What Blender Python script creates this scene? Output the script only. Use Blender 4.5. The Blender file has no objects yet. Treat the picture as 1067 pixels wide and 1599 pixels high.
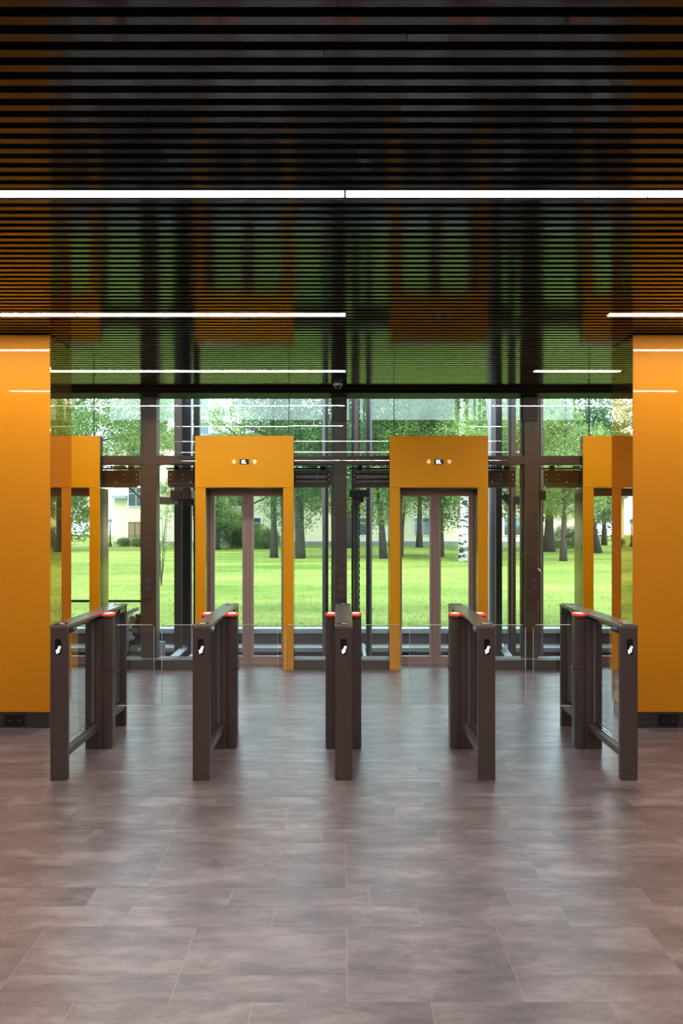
import bpy, bmesh, math, random
import numpy as np
from mathutils import Matrix, Vector
random.seed(7)
SC = bpy.context.scene
COL = SC.collection

# ------------------------------------------------------------------ camera, world, sun, exposure
cam_d = bpy.data.cameras.new('camera'); cam = bpy.data.objects.new('camera', cam_d); COL.objects.link(cam)
cam_d.sensor_fit = 'VERTICAL'; cam_d.sensor_height = 36.0; cam_d.sensor_width = 24.0
cam_d.lens = 24.0; cam_d.shift_y = 22.5/1599; cam_d.clip_start = .05; cam_d.clip_end = 600
cam.location = (0, 0, 1.6); cam.rotation_euler = (math.pi/2, 0, 0)
SC.camera = cam

world = bpy.data.worlds.new('overcast_sky'); SC.world = world; world.use_nodes = True
wn = world.node_tree; wn.nodes.clear()
w_out = wn.nodes.new('ShaderNodeOutputWorld'); w_bg = wn.nodes.new('ShaderNodeBackground')
w_tc = wn.nodes.new('ShaderNodeTexCoord'); w_sep = wn.nodes.new('ShaderNodeSeparateXYZ'); w_cr = wn.nodes.new('ShaderNodeValToRGB')
wn.links.new(w_tc.outputs['Generated'], w_sep.inputs[0]); wn.links.new(w_sep.outputs['Z'], w_cr.inputs[0])
w_cr.color_ramp.elements[0].color = (.74, .87, 1, 1); w_cr.color_ramp.elements[1].color = (.66, .82, 1.0, 1)
wn.links.new(w_cr.outputs[0], w_bg.inputs[0]); w_bg.inputs[1].default_value = 7.0
wn.links.new(w_bg.outputs[0], w_out.inputs[0])

sun_d = bpy.data.lights.new('sun', 'SUN'); sun = bpy.data.objects.new('sun', sun_d); COL.objects.link(sun)
sun_d.energy = 4.0; sun_d.angle = math.radians(25); sun_d.color = (1, .95, .86)
sun.rotation_euler = (math.radians(38), math.radians(14), 0); sun.location = (0, 20, 30)

SC.view_settings.view_transform = 'Standard'; SC.view_settings.look = 'None'
SC.view_settings.gamma = 1.0; SC.view_settings.use_curve_mapping = False
SC.view_settings.exposure = 0.0
LED = 56.0
SC.cycles.transparent_max_bounces = 32
SC.cycles.max_bounces = 10; SC.cycles.glossy_bounces = 5; SC.cycles.diffuse_bounces = 5
SC.cycles.sample_clamp_indirect = 6.0

# measured framework of the place (metres): Y is the distance from the camera
F = 1066.0
CEIL = 3.125
D_TRAP = 5.42            # face of the orange piers
D_PORTAL = 7.597
D_GLASS = 7.68
D_DOOR = 7.889
D_BACK = 10.3            # outer facade of the lift shaft
SIDE = 4.4
BACKW = -5.0
def X(px, d): return (px-533.5)*d/F
def Z(py, d): return 1.6-(py-822)*d/F

# ------------------------------------------------------------------ materials
MATS = {}
def lin(c):
    return tuple(((v/255)/12.92 if v/255 <= .04045 else ((v/255+.055)/1.055)**2.4) for v in c)
def mat(name, rgb, rough=.5, metal=0., coat=0., coat_rough=.05, spec=.5, var=0., vscale=4., bump=0., bscale=60., emit=None, estr=0., var_rgb=None, obj_rand=0.):
    if name in MATS: return MATS[name]
    m = bpy.data.materials.new(name); m.use_nodes = True; nt = m.node_tree
    b = nt.nodes['Principled BSDF']; c = lin(rgb)
    b.inputs['Base Color'].default_value = (*c, 1); b.inputs['Roughness'].default_value = rough
    b.inputs['Metallic'].default_value = metal; b.inputs['Coat Weight'].default_value = coat
    b.inputs['Coat Roughness'].default_value = coat_rough; b.inputs['Specular IOR Level'].default_value = spec
    tc = nt.nodes.new('ShaderNodeTexCoord')
    if var > 0 or var_rgb or obj_rand:
        n = nt.nodes.new('ShaderNodeTexNoise'); n.inputs['Scale'].default_value = vscale; n.inputs['Detail'].default_value = 6
        nt.links.new(tc.outputs['Object'], n.inputs['Vector'])
        mx = nt.nodes.new('ShaderNodeMix'); mx.data_type = 'RGBA'
        c2 = lin(var_rgb) if var_rgb else tuple(v*(1-var) for v in c)
        mx.inputs[6].default_value = (*c, 1); mx.inputs[7].default_value = (*c2, 1)
        r = nt.nodes.new('ShaderNodeMapRange'); r.inputs[1].default_value = .35; r.inputs[2].default_value = .65
        nt.links.new(n.outputs['Fac'], r.inputs[0]); nt.links.new(r.outputs[0], mx.inputs[0])
        out = mx.outputs[2]
        nt.links.new(out, b.inputs['Base Color'])
    if bump > 0:
        n2 = nt.nodes.new('ShaderNodeTexNoise'); n2.inputs['Scale'].default_value = bscale; n2.inputs['Detail'].default_value = 4
        nt.links.new(tc.outputs['Object'], n2.inputs['Vector'])
        bp = nt.nodes.new('ShaderNodeBump'); bp.inputs['Strength'].default_value = bump; bp.inputs['Distance'].default_value = .002
        nt.links.new(n2.outputs['Fac'], bp.inputs['Height']); nt.links.new(bp.outputs[0], b.inputs['Normal'])
    if emit:
        b.inputs['Emission Color'].default_value = (*lin(emit), 1); b.inputs['Emission Strength'].default_value = estr
    MATS[name] = m; return m

def glass_mat(name, tint, refl=1.0, ior=1.5, rough=0.0):
    m = bpy.data.materials.new(name); m.use_nodes = True; nt = m.node_tree; nt.nodes.clear()
    o = nt.nodes.new('ShaderNodeOutputMaterial'); t = nt.nodes.new('ShaderNodeBsdfTransparent'); g = nt.nodes.new('ShaderNodeBsdfGlossy')
    g.inputs['Roughness'].default_value = rough; g.inputs['Color'].default_value = (.95, 1, .98, 1)
    t.inputs['Color'].default_value = (*tint, 1)
    lw = nt.nodes.new('ShaderNodeFresnel'); lw.inputs['IOR'].default_value = ior
    geo = nt.nodes.new('ShaderNodeNewGeometry'); sub = nt.nodes.new('ShaderNodeMath'); sub.operation = 'SUBTRACT'
    sub.inputs[0].default_value = refl; nt.links.new(geo.outputs['Backfacing'], sub.inputs[1])
    sub.use_clamp = True
    mul = nt.nodes.new('ShaderNodeMath'); mul.operation = 'MULTIPLY'; mul.use_clamp = True
    nt.links.new(lw.outputs[0], mul.inputs[0]); nt.links.new(sub.outputs[0], mul.inputs[1])
    m2 = nt.nodes.new('ShaderNodeMath'); m2.operation = 'MULTIPLY'; m2.inputs[1].default_value = 1.6; m2.use_clamp = True
    nt.links.new(mul.outputs[0], m2.inputs[0])
    mix = nt.nodes.new('ShaderNodeMixShader'); nt.links.new(m2.outputs[0], mix.inputs[0])
    nt.links.new(t.outputs[0], mix.inputs[1]); nt.links.new(g.outputs[0], mix.inputs[2]); nt.links.new(mix.outputs[0], o.inputs[0])
    MATS[name] = m; return m

M_PORTAL = mat('orange_satin_lacquer', (238, 166, 0), rough=.5, spec=.35)
M_MIRROR = mat('polished_orange_metal', (206, 168, 112), rough=.015, metal=.93)
M_ORANGE = mat('orange_lacquer', (230, 147, 0), rough=.5, spec=.3, coat=.5, coat_rough=.03, bump=.02, bscale=3)
M_SLAT = mat('black_slat_lacquer', (44, 43, 43), rough=.11, spec=.62, var=.2, vscale=.7)
M_VOID = mat('plenum_black', (9, 9, 9), rough=.9)
M_BROWN = mat('dark_brown_powder_coat', (78, 64, 61), rough=.36, bump=.05, bscale=400)
M_STEEL = mat('brown_grey_steel', (78, 68, 64), rough=.45, var=.12, vscale=3)
M_BLACK = mat('black_steel', (28, 27, 28), rough=.4)
M_GREYM = mat('grey_steel', (120, 120, 122), rough=.4, metal=.4)
M_LIGHTM = mat('galvanised_steel', (188, 192, 196), rough=.4, metal=.3)
M_RUST = mat('oxide_brown_steel', (84, 56, 44), rough=.45, var=.2)
M_DOOR = mat('brown_anodised_door_frame', (168, 146, 140), rough=.4)
M_CHROME = mat('polished_steel', (200, 200, 200), rough=.15, metal=1)
M_GLOSSBLK = mat('glossy_black_acrylic', (14, 14, 15), rough=.05, spec=.8)
M_SCREEN = mat('black_display', (22, 20, 30), rough=.2)
M_WHITE = mat('white_lit_symbol', (255, 255, 255), emit=(255, 255, 255), estr=1.4)
M_PRINT = mat('pale_lit_print', (255, 236, 190), rough=.6, emit=(255, 226, 170), estr=.45)
M_RED = mat('red_light_ring', (200, 40, 36), rough=.2, emit=(255, 50, 44), estr=.9)
M_LID = mat('pink_lit_lid', (255, 200, 190), emit=(255, 150, 140), estr=1.6)
M_BRONZE = mat('polished_bronze_metal', (150, 130, 100), rough=.14, metal=.9)
M_COVER = mat('satin_brown_cover', (104, 90, 84), rough=.2, spec=.7)
M_BASE = mat('dark_brown_baseboard', (58, 52, 52), rough=.5)
M_SOCKET = mat('black_socket_plastic', (16, 15, 15), rough=.35)
M_WALL = mat('grey_plaster', (150, 148, 146), rough=.8, var=.06)
M_CONC = mat('pale_concrete', (176, 180, 182), rough=.8, var=.15, vscale=5, bump=.3, bscale=40)
M_DCONC = mat('dark_grey_concrete', (70, 74, 78), rough=.8, var=.2, vscale=4)
M_GROUT = mat('pale_grout', (176, 164, 158), rough=.8)
M_DIFF = mat('led_diffuser', (255, 250, 248), emit=(255, 246, 240), estr=LED)
M_DOME = mat('white_plastic', (215, 212, 208), rough=.4)
G_FRONT = glass_mat('clear_partition_glass', (.97, .99, .985))
G_BACK = glass_mat('green_tinted_glass', (.95, .99, .975))
G_CLEAR = glass_mat('clear_wing_glass', (.965, .985, .98), ior=2.0)
G_EDGE = mat('glass_edge', (214, 226, 222), rough=.3)

def floor_mat():
    m = bpy.data.materials.new('grey_brown_vinyl_tile'); m.use_nodes = True; nt = m.node_tree; b = nt.nodes['Principled BSDF']
    tc = nt.nodes.new('ShaderNodeTexCoord'); oi = nt.nodes.new('ShaderNodeObjectInfo'); geo = nt.nodes.new('ShaderNodeNewGeometry')
    mp = nt.nodes.new('ShaderNodeMapping'); mp.inputs['Scale'].default_value = (.8, 2.3, 1)
    add = nt.nodes.new('ShaderNodeVectorMath'); add.operation = 'ADD'; sc = nt.nodes.new('ShaderNodeVectorMath'); sc.operation = 'SCALE'
    nt.links.new(oi.outputs['Random'], sc.inputs[0]); sc.inputs['Scale'].default_value = 6.0
    nt.links.new(geo.outputs['Position'], add.inputs[0]); nt.links.new(sc.outputs[0], add.inputs[1]); nt.links.new(add.outputs[0], mp.inputs[0])
    n1 = nt.nodes.new('ShaderNodeTexNoise'); n1.inputs['Scale'].default_value = 3.4; n1.inputs['Detail'].default_value = 12; n1.inputs['Roughness'].default_value = .68; n1.inputs['Distortion'].default_value = .3
    nt.links.new(mp.outputs[0], n1.inputs[0])
    cr = nt.nodes.new('ShaderNodeValToRGB'); e = cr.color_ramp.elements
    e[0].position = .33; e[0].color = (*lin((86, 74, 74)), 1); e[1].position = .70; e[1].color = (*lin((158, 142, 143)), 1)
    x = e.new(.5); x.color = (*lin((118, 103, 104)), 1)
    nt.links.new(n1.outputs['Fac'], cr.inputs[0])
    n2 = nt.nodes.new('ShaderNodeTexNoise'); n2.inputs['Scale'].default_value = 6; n2.inputs['Detail'].default_value = 12; n2.inputs['Roughness'].default_value = .65; n2.inputs['Distortion'].default_value = .8
    nt.links.new(mp.outputs[0], n2.inputs[0])
    cr2 = nt.nodes.new('ShaderNodeValToRGB'); f = cr2.color_ramp.elements
    f[0].position = .52; f[0].color = (0, 0, 0, 1); f[1].position = .66; f[1].color = (.34, .34, .34, 1)
    nt.links.new(n2.outputs['Fac'], cr2.inputs[0])
    mx = nt.nodes.new('ShaderNodeMix'); mx.data_type = 'RGBA'; mx.inputs[7].default_value = (*lin((74, 64, 62)), 1)
    nt.links.new(cr2.outputs[0], mx.inputs[0]); nt.links.new(cr.outputs[0], mx.inputs[6])
    # small per tile brightness shift
    hs = nt.nodes.new('ShaderNodeHueSaturation'); mr = nt.nodes.new('ShaderNodeMapRange'); mr.inputs[3].default_value = .98; mr.inputs[4].default_value = 1.02
    nt.links.new(oi.outputs['Random'], mr.inputs[0]); nt.links.new(mr.outputs[0], hs.inputs['Value']); nt.links.new(mx.outputs[2], hs.inputs['Color'])
    nt.links.new(hs.outputs[0], b.inputs['Base Color'])
    rr = nt.nodes.new('ShaderNodeMapRange'); rr.inputs[3].default_value = .25; rr.inputs[4].default_value = .38
    nt.links.new(n2.outputs['Fac'], rr.inputs[0]); nt.links.new(rr.outputs[0], b.inputs['Roughness']); b.inputs['Specular IOR Level'].default_value = 1.0
    n3 = nt.nodes.new('ShaderNodeTexNoise'); n3.inputs['Scale'].default_value = 7; n3.inputs['Detail'].default_value = 5
    nt.links.new(mp.outputs[0], n3.inputs[0])
    bp = nt.nodes.new('ShaderNodeBump'); bp.inputs['Strength'].default_value = .12; bp.inputs['Distance'].default_value = .004
    nt.links.new(n3.outputs['Fac'], bp.inputs['Height']); nt.links.new(bp.outputs[0], b.inputs['Normal'])
    return m
M_TILE = floor_mat()

def leaf_mat(name, c1, c2, scale=.6):
    m = bpy.data.materials.new(name); m.use_nodes = True; nt = m.node_tree; nt.nodes.clear()
    o = nt.nodes.new('ShaderNodeOutputMaterial'); d = nt.nodes.new('ShaderNodeBsdfDiffuse'); t = nt.nodes.new('ShaderNodeBsdfTranslucent')
    geo = nt.nodes.new('ShaderNodeNewGeometry'); n = nt.nodes.new('ShaderNodeTexNoise'); n.inputs['Scale'].default_value = scale; n.inputs['Detail'].default_value = 8
    nt.links.new(geo.outputs['Position'], n.inputs[0])
    ad = nt.nodes.new('ShaderNodeMath'); ad.operation = 'MULTIPLY_ADD'; ad.inputs[1].default_value = .35; 
    nt.links.new(geo.outputs['Random Per Island'], ad.inputs[0]); nt.links.new(n.outputs['Fac'], ad.inputs[2])
    mr = nt.nodes.new('ShaderNodeMapRange'); mr.inputs[1].default_value = .45; mr.inputs[2].default_value = .9
    nt.links.new(ad.outputs[0], mr.inputs[0])
    mx = nt.nodes.new('ShaderNodeMix'); mx.data_type = 'RGBA'; mx.inputs[6].default_value = (*lin(c1), 1); mx.inputs[7].default_value = (*lin(c2), 1)
    nt.links.new(mr.outputs[0], mx.inputs[0]); nt.links.new(mx.outputs[2], d.inputs[0]); nt.links.new(mx.outputs[2], t.inputs[0])
    ms = nt.nodes.new('ShaderNodeMixShader'); ms.inputs[0].default_value = .45
    nt.links.new(d.outputs[0], ms.inputs[1]); nt.links.new(t.outputs[0], ms.inputs[2]); nt.links.new(ms.outputs[0], o.inputs[0])
    MATS[name] = m; return m
L_MID = leaf_mat('mid_green_leaves', (66, 92, 60), (138, 162, 92))
L_DARK = leaf_mat('deep_green_leaves', (54, 80, 60), (110, 136, 86))
L_PALE = leaf_mat('pale_green_leaves', (88, 110, 74), (164, 184, 112))
M_BARK = mat('grey_brown_bark', (66, 59, 50), rough=.9, var=.5, vscale=6, bump=.8, bscale=20)
def birch_mat():
    m = bpy.data.materials.new('birch_bark'); m.use_nodes = True; nt = m.node_tree; b = nt.nodes['Principled BSDF']; b.inputs['Roughness'].default_value = .8
    geo = nt.nodes.new('ShaderNodeNewGeometry'); mp = nt.nodes.new('ShaderNodeMapping'); mp.inputs['Scale'].default_value = (2, 2, 7)
    n = nt.nodes.new('ShaderNodeTexNoise'); n.inputs['Scale'].default_value = 1.3; n.inputs['Detail'].default_value = 5
    nt.links.new(geo.outputs['Position'], mp.inputs[0]); nt.links.new(mp.outputs[0], n.inputs[0])
    cr = nt.nodes.new('ShaderNodeValToRGB'); e = cr.color_ramp.elements
    e[0].position = .44; e[0].color = (*lin((52, 48, 44)), 1); e[1].position = .5; e[1].color = (*lin((214, 212, 200)), 1)
    nt.links.new(n.outputs['Fac'], cr.inputs[0]); nt.links.new(cr.outputs[0], b.inputs['Base Color']); return m
M_BIRCH = birch_mat()
def lawn_mat():
    m = bpy.data.materials.new('lawn_grass'); m.use_nodes = True; nt = m.node_tree; b = nt.nodes['Principled BSDF']; b.inputs['Roughness'].default_value = .9
    b.inputs['Specular IOR Level'].default_value = .1
    geo = nt.nodes.new('ShaderNodeNewGeometry'); mp = nt.nodes.new('ShaderNodeMapping'); mp.inputs['Scale'].default_value = (.07, .2, 1)
    nt.links.new(geo.outputs['Position'], mp.inputs[0])
    n = nt.nodes.new('ShaderNodeTexNoise'); n.inputs['Scale'].default_value = 1.6; n.inputs['Detail'].default_value = 12; n.inputs['Roughness'].default_value = .65
    nt.links.new(mp.outputs[0], n.inputs[0])
    cr = nt.nodes.new('ShaderNodeValToRGB'); e = cr.color_ramp.elements
    e[0].position = .36; e[0].color = (*lin((78, 104, 34)), 1); e[1].position = .66; e[1].color = (*lin((140, 146, 70)), 1)
    nt.links.new(n.outputs['Fac'], cr.inputs[0]); nt.links.new(cr.outputs[0], b.inputs['Base Color'])
    n2 = nt.nodes.new('ShaderNodeTexNoise'); n2.inputs['Scale'].default_value = 14; n2.inputs['Detail'].default_value = 6
    nt.links.new(geo.outputs['Position'], n2.inputs[0]); bp = nt.nodes.new('ShaderNodeBump'); bp.inputs['Strength'].default_value = .7; bp.inputs['Distance'].default_value = .05
    nt.links.new(n2.outputs['Fac'], bp.inputs['Height']); nt.links.new(bp.outputs[0], b.inputs['Normal'])
    return m
M_LAWN = lawn_mat()
L_GRASS = leaf_mat('grass_blades', (116, 130, 66), (172, 176, 112), scale=2.)
M_CREAM = mat('cream_render', (236, 226, 192), rough=.9, var=.06, vscale=.6)
M_PLINTH = mat('grey_plinth', (130, 132, 132), rough=.9)
M_WOOD = mat('brown_wood_door', (120, 96, 74), rough=.7, var=.2)
M_FWIN = mat('dark_window_glass', (62, 84, 88), rough=.08, spec=.8)
M_WTRIM = mat('white_window_trim', (226, 230, 230), rough=.6)
M_ROOF = mat('grey_blue_roof', (150, 166, 176), rough=.6)

# ------------------------------------------------------------------ mesh helpers
class MB:
    def __init__(s): s.v = []; s.f = []
    def add(s, vs, fs):
        n = len(s.v); s.v += [tuple(v) for v in vs]; s.f += [tuple(i+n for i in f) for f in fs]; return s
    def box(s, x0, x1, y0, y1, z0, z1):
        x0, x1 = min(x0, x1), max(x0, x1); y0, y1 = min(y0, y1), max(y0, y1); z0, z1 = min(z0, z1), max(z0, z1)
        return s.add([(x0,y0,z0),(x1,y0,z0),(x1,y1,z0),(x0,y1,z0),(x0,y0,z1),(x1,y0,z1),(x1,y1,z1),(x0,y1,z1)],
                     [(3,2,1,0),(4,5,6,7),(0,1,5,4),(1,2,6,5),(2,3,7,6),(3,0,4,7)])
    def prism(s, pts, a0, a1, axis='z'):
        """pts in the plane square to axis (ccw), extruded a0..a1: axis z -> (x,y), axis y -> (x,z)"""
        n = len(pts)
        def P(p, a): return (p[0], p[1], a) if axis == 'z' else ((p[0], a, p[1]) if axis == 'y' else (a, p[0], p[1]))
        vs = [P(p, a0) for p in pts]+[P(p, a1) for p in pts]
        fs = [tuple(range(n))[::-1], tuple(range(n, 2*n))]+[(i, (i+1) % n, n+(i+1) % n, n+i) for i in range(n)]
        if axis == 'y': fs = [f[::-1] for f in fs]
        return s.add(vs, fs)
    def tube(s, pts, rad, n=8):
        rings = []
        for i, p in enumerate(pts):
            p = Vector(p); a = Vector(pts[max(i-1, 0)]); b = Vector(pts[min(i+1, len(pts)-1)])
            t = (b-a).normalized(); u = t.cross(Vector((0, 0, 1)) if abs(t.z) < .9 else Vector((1, 0, 0))).normalized(); w = t.cross(u)
            r = rad[i] if isinstance(rad, (list, tuple)) else rad
            rings.append([p+(u*math.cos(2*math.pi*k/n)+w*math.sin(2*math.pi*k/n))*r for k in range(n)])
        vs = [v for r in rings for v in r]; fs = []
        for i in range(len(pts)-1):
            for k in range(n): fs.append((i*n+k, i*n+(k+1) % n, (i+1)*n+(k+1) % n, (i+1)*n+k))
        fs += [tuple(range(n))[::-1], tuple((len(pts)-1)*n+k for k in range(n))]
        return s.add(vs, fs)
    def mesh(s, name, m, bevel=0., seg=2, smooth=False):
        me = bpy.data.meshes.new(name); me.from_pydata(s.v, [], s.f); me.update()
        bm = bmesh.new(); bm.from_mesh(me)
        bmesh.ops.recalc_face_normals(bm, faces=bm.faces)
        if bevel > 0:
            es = [e for e in bm.edges if len(e.link_faces) == 2 and e.calc_face_angle() > .6]
            bmesh.ops.bevel(bm, geom=es, offset=bevel, segments=seg, affect='EDGES', profile=.5)
        bm.to_mesh(me); bm.free()
        if smooth:
            for p in me.polygons: p.use_smooth = True
        me.materials.append(m); return me
    def build(s, name, m, parent=None, bevel=0., seg=2, smooth=False, loc=None):
        o = bpy.data.objects.new(name, s.mesh(name, m, bevel, seg, smooth)); COL.objects.link(o)
        if parent: o.parent = parent
        if loc: o.location = loc
        return o
def rr(cx, cy, w, h, r, n=5):
    pts = []
    for (sx, sy, a) in ((1, 1, 0), (-1, 1, 90), (-1, -1, 180), (1, -1, 270)):
        for k in range(n+1):
            t = math.radians(a+90*k/n); pts.append((cx+sx*(w/2-r)+r*math.cos(t), cy+sy*(h/2-r)+r*math.sin(t)))
    return pts
def circ(cx, cy, r, n=20): return [(cx+r*math.cos(2*math.pi*k/n), cy+r*math.sin(2*math.pi*k/n)) for k in range(n)]
def thing(name, label, cat, loc=(0, 0, 0), group=None):
    o = bpy.data.objects.new(name, None); COL.objects.link(o); o.location = loc; o.empty_display_size = .1
    o['label'] = label; o['category'] = cat
    if group: o['group'] = group
    return o
def tag(o, label, cat, group=None):
    o['label'] = label; o['category'] = cat
    if group: o['group'] = group
    return o
def struct(name, mb, m, **k):
    o = mb.build(name, m, **k); o['kind'] = 'structure'; return o
def sroot(name, loc=(0, 0, 0)):
    o = bpy.data.objects.new(name, None); COL.objects.link(o); o.location = loc; o['kind'] = 'structure'; return o
def copy_tree(o, parent=None):
    c = o.copy(); COL.objects.link(c)
    c.parent = parent
    for ch in list(o.children): copy_tree(ch, c)
    return c

# ------------------------------------------------------------------ floor: screed with vinyl tiles
fl = struct('floor', MB().box(-SIDE, SIDE, BACKW, D_DOOR+.08, -.2, -.0008), M_GROUT)
BY = [2.2956]                                   # measured row joints
for w in (.141, .2926, .147, .148, .4286, .153, .297, .14): BY.append(BY[-1]+w)
row_w = [.2926, .148, .147, .4286, .153, .297, .141]
tall = {.4286: (.89, .02)}
k = 0
while BY[-1] < D_DOOR: BY.append(BY[-1]+row_w[k % 7]); k += 1
k = 0
while BY[0] > BACKW: BY.insert(0, BY[0]-row_w[::-1][k % 7]); k += 1
GAP = .0010
rest = MB(); rt = random.Random(3)
unit_cache = {}
for y0, y1 in zip(BY[:-1], BY[1:]):
    y0 = max(y0, BACKW); y1 = min(y1, D_DOOR+.05); w = y1-y0
    if w < .02: continue
    L = .885 if w > .36 else .60
    off = .02 if (abs(y0-3.024) < .02 or abs(y0-2.2956) < .02 or abs(y0-2.4366) > 5) else rt.choice([.02, .12, -.2, .3, -.1])
    if abs(y0-2.4366) < .01 or abs(y0-3.903) < .02: off = -.13
    if abs(y0-2.729) < .02 : off = .32
    if .28 < w < .3 and abs(y0-2.4366) < .02: off = .02
    xs = off-12*L
    while xs < SIDE:
        a, b = max(xs, -SIDE), min(xs+L, SIDE); xs += L
        if b-a < .02: continue
        half = .505*y1+.15
        if y1 > 1.95 and a < half and b > -half and (y0 < D_PORTAL+.05):
            t = MB().box(a+GAP, b-GAP, y0+GAP, y1-GAP, -.0007, .0)
            t = t.build('tile', M_TILE, parent=fl)
        else: rest.box(a+GAP, b-GAP, y0+GAP, y1-GAP, -.0007, 0)
ro = rest.build('tile_field', M_TILE, parent=fl); ro['kind'] = 'stuff'

# ------------------------------------------------------------------ room shell
struct('wall_left', MB().box(-SIDE-.2, -SIDE, BACKW, D_GLASS+.05, -.2, 3.4), M_WALL)
struct('wall_right', MB().box(SIDE, SIDE+.2, BACKW, D_GLASS+.05, -.2, 3.4), M_WALL)
wb = struct('wall_back', MB().box(-SIDE-.2, SIDE+.2, BACKW-.2, BACKW, -.2, 3.4), mat('pale_plaster', (172, 174, 178), rough=.8))
for i in range(8): MB().box(-1.4, 1.9, BACKW, BACKW+.05, .40+i*.1, .42+i*.1).build('reflection_strip', M_DOME, parent=wb)  # pale strips added out of view, to mirror as light lines in the glass
MB().box(-.9, .2, BACKW, BACKW+.03, 1.93, 2.24).build('orange_panel', M_ORANGE, parent=wb)['label'] = 'orange lacquered sign panel'
MB().box(-.9, .2, BACKW, BACKW+.03, 2.32, 2.40).build('orange_panel', M_ORANGE, parent=wb)

ce = struct('ceiling', MB().box(-SIDE-.2, SIDE+.2, BACKW-.2, D_PORTAL, 3.29, 3.4), M_VOID)
PITCH, SW, SH = .0716, .0326, .055
LW = .058   # width of the recessed light profile
D0 = 2.0432
lights = {15: [(-3.74, .014), (.018, 3.79)], 40: [(-3.74, -1.912), (-1.908, .03), (1.92, 3.79)], 65: [(-3.74, .04), (1.89, 3.79)],
          -10: [(-3.74, .014), (.018, 3.79)], -35: [(-3.74, .014), (.018, 3.79)]}
slat_rest = MB(); rs = random.Random(5)
n = int((BACKW-D0)/PITCH)
while True:
    d = D0+n*PITCH
    if d+SW > D_PORTAL-.05: break
    gaps = sorted(lights.get(n, []))
    offx = rs.uniform(0, 4.2); cuts = [x for x in (offx-8.4, offx-4.2, offx, offx+4.2) if -SIDE < x < SIDE]
    segs = []; edges = [-SIDE]+cuts+[SIDE]
    for a, b in zip(edges[:-1], edges[1:]): segs.append([a+.001, b-.001])
    for g0, g1 in gaps:
        new = []
        for a, b in segs:
            if b <= g0 or a >= g1: new.append([a, b]); continue
            if a < g0-.02: new.append([a, g0-.003])
            if b > g1+.02: new.append([g1+.003, b])
        segs = new
    for a, b in segs:
        if b-a < .02: continue
        half = .505*d+.1
        if 1.9 < d and a < half and b > -half:
            MB().box(a, b, d, d+SW, CEIL, CEIL+SH).build('slat', M_SLAT, parent=ce)
        else: slat_rest.box(a, b, d, d+SW, CEIL, CEIL+SH)
    n += 1
so = slat_rest.build('slat_field', M_SLAT, parent=ce); so['kind'] = 'stuff'
NM = {15: ('nearest', 'line of light crossing the whole ceiling'), 40: ('second', 'ceiling light line'), 65: ('far', 'ceiling light line next to the glass wall')}
LL = {(15, 0): 'left half of the wide bright ceiling light line nearest the viewer',
      (15, 1): 'right half of the wide bright ceiling light line nearest the viewer',
      (40, 0): 'left end piece of the middle ceiling light line above the left orange pier',
      (40, 1): 'middle ceiling light line piece running from left third to the ceiling centre',
      (40, 2): 'short ceiling light above the right orange pier face',
      (65, 0): 'long thin ceiling light close to the glass wall left of the dome camera',
      (65, 1): 'short thin ceiling light close to the glass wall beside the right pier'}
for n_, segs in lights.items():
    d = D0+n_*PITCH
    for i, (a, b) in enumerate(segs):
        hidden = n_ < 0
        lab = LL.get((n_, i)) or '%s half of the light line %s' % (('left', 'right')[i], 'just above the top edge of the view' if n_ == -10 else 'behind the viewer')
        t = thing('linear_light', lab, 'ceiling light', ((a+b)/2, d+SW/2, CEIL), 'linear lights recessed between the ceiling slats' if not hidden else 'linear ceiling lights behind the viewer')
        h = (b-a)/2
        MB().box(-h+.002, h-.002, -LW/2, LW/2, .002, SH).build('housing', M_BLACK, parent=t)
        MB().box(-h+.003, h-.003, -LW/2+.001, LW/2-.001, 0.0005, .0018).build('diffuser', M_DIFF, parent=t)
        for sx in (-1, 1):
            MB().box(sx*h-.0015 if sx < 0 else sx*h-.003, sx*h+.003 if sx < 0 else sx*h+.0015, -LW/2, LW/2, -.003, .02).build('end_cap', M_CHROME, parent=t)
# dark fascia between ceiling and glass, sill at its foot
struct('trim_1', MB().box(-SIDE, SIDE, D_PORTAL-.06, D_GLASS+.2, 3.072, 3.6), mat('black_fascia', (12, 10, 10), rough=.6, spec=.2))
struct('trim_2', MB().box(-SIDE, SIDE, D_PORTAL-.09, D_PORTAL-.062, 3.11, 3.2), M_BLACK)

# orange piers either side
for s, nm in ((-1, 'left'), (1, 'right')):
    xi = s*2.316
    w = struct('wall_front_'+nm, MB().box(xi+s*.012, s*SIDE, D_TRAP+.012, 5.85-.012, 0.0, 3.29), M_BLACK)
    MB().box(xi, s*(SIDE-.002), D_TRAP, D_TRAP+.011, .125, CEIL-.004).build('cladding_panel', M_ORANGE, parent=w, bevel=.0015, seg=1)
    MB().box(xi, xi+s*.011, D_TRAP+.0115, 5.85, .125, CEIL-.004).build('cladding_panel', M_MIRROR, parent=w, bevel=.0015, seg=1)
    MB().box(xi+s*.012, s*(SIDE-.002), 5.839, 5.85, .125, CEIL-.004).build('cladding_panel', M_ORANGE, parent=w)
    # the core is set back below the panels
    bb = MB().box(xi+s*.004, s*SIDE, D_TRAP+.004, D_TRAP+.0118, .0, .118)
    struct('baseboard_'+nm, bb, M_BASE)
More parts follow.
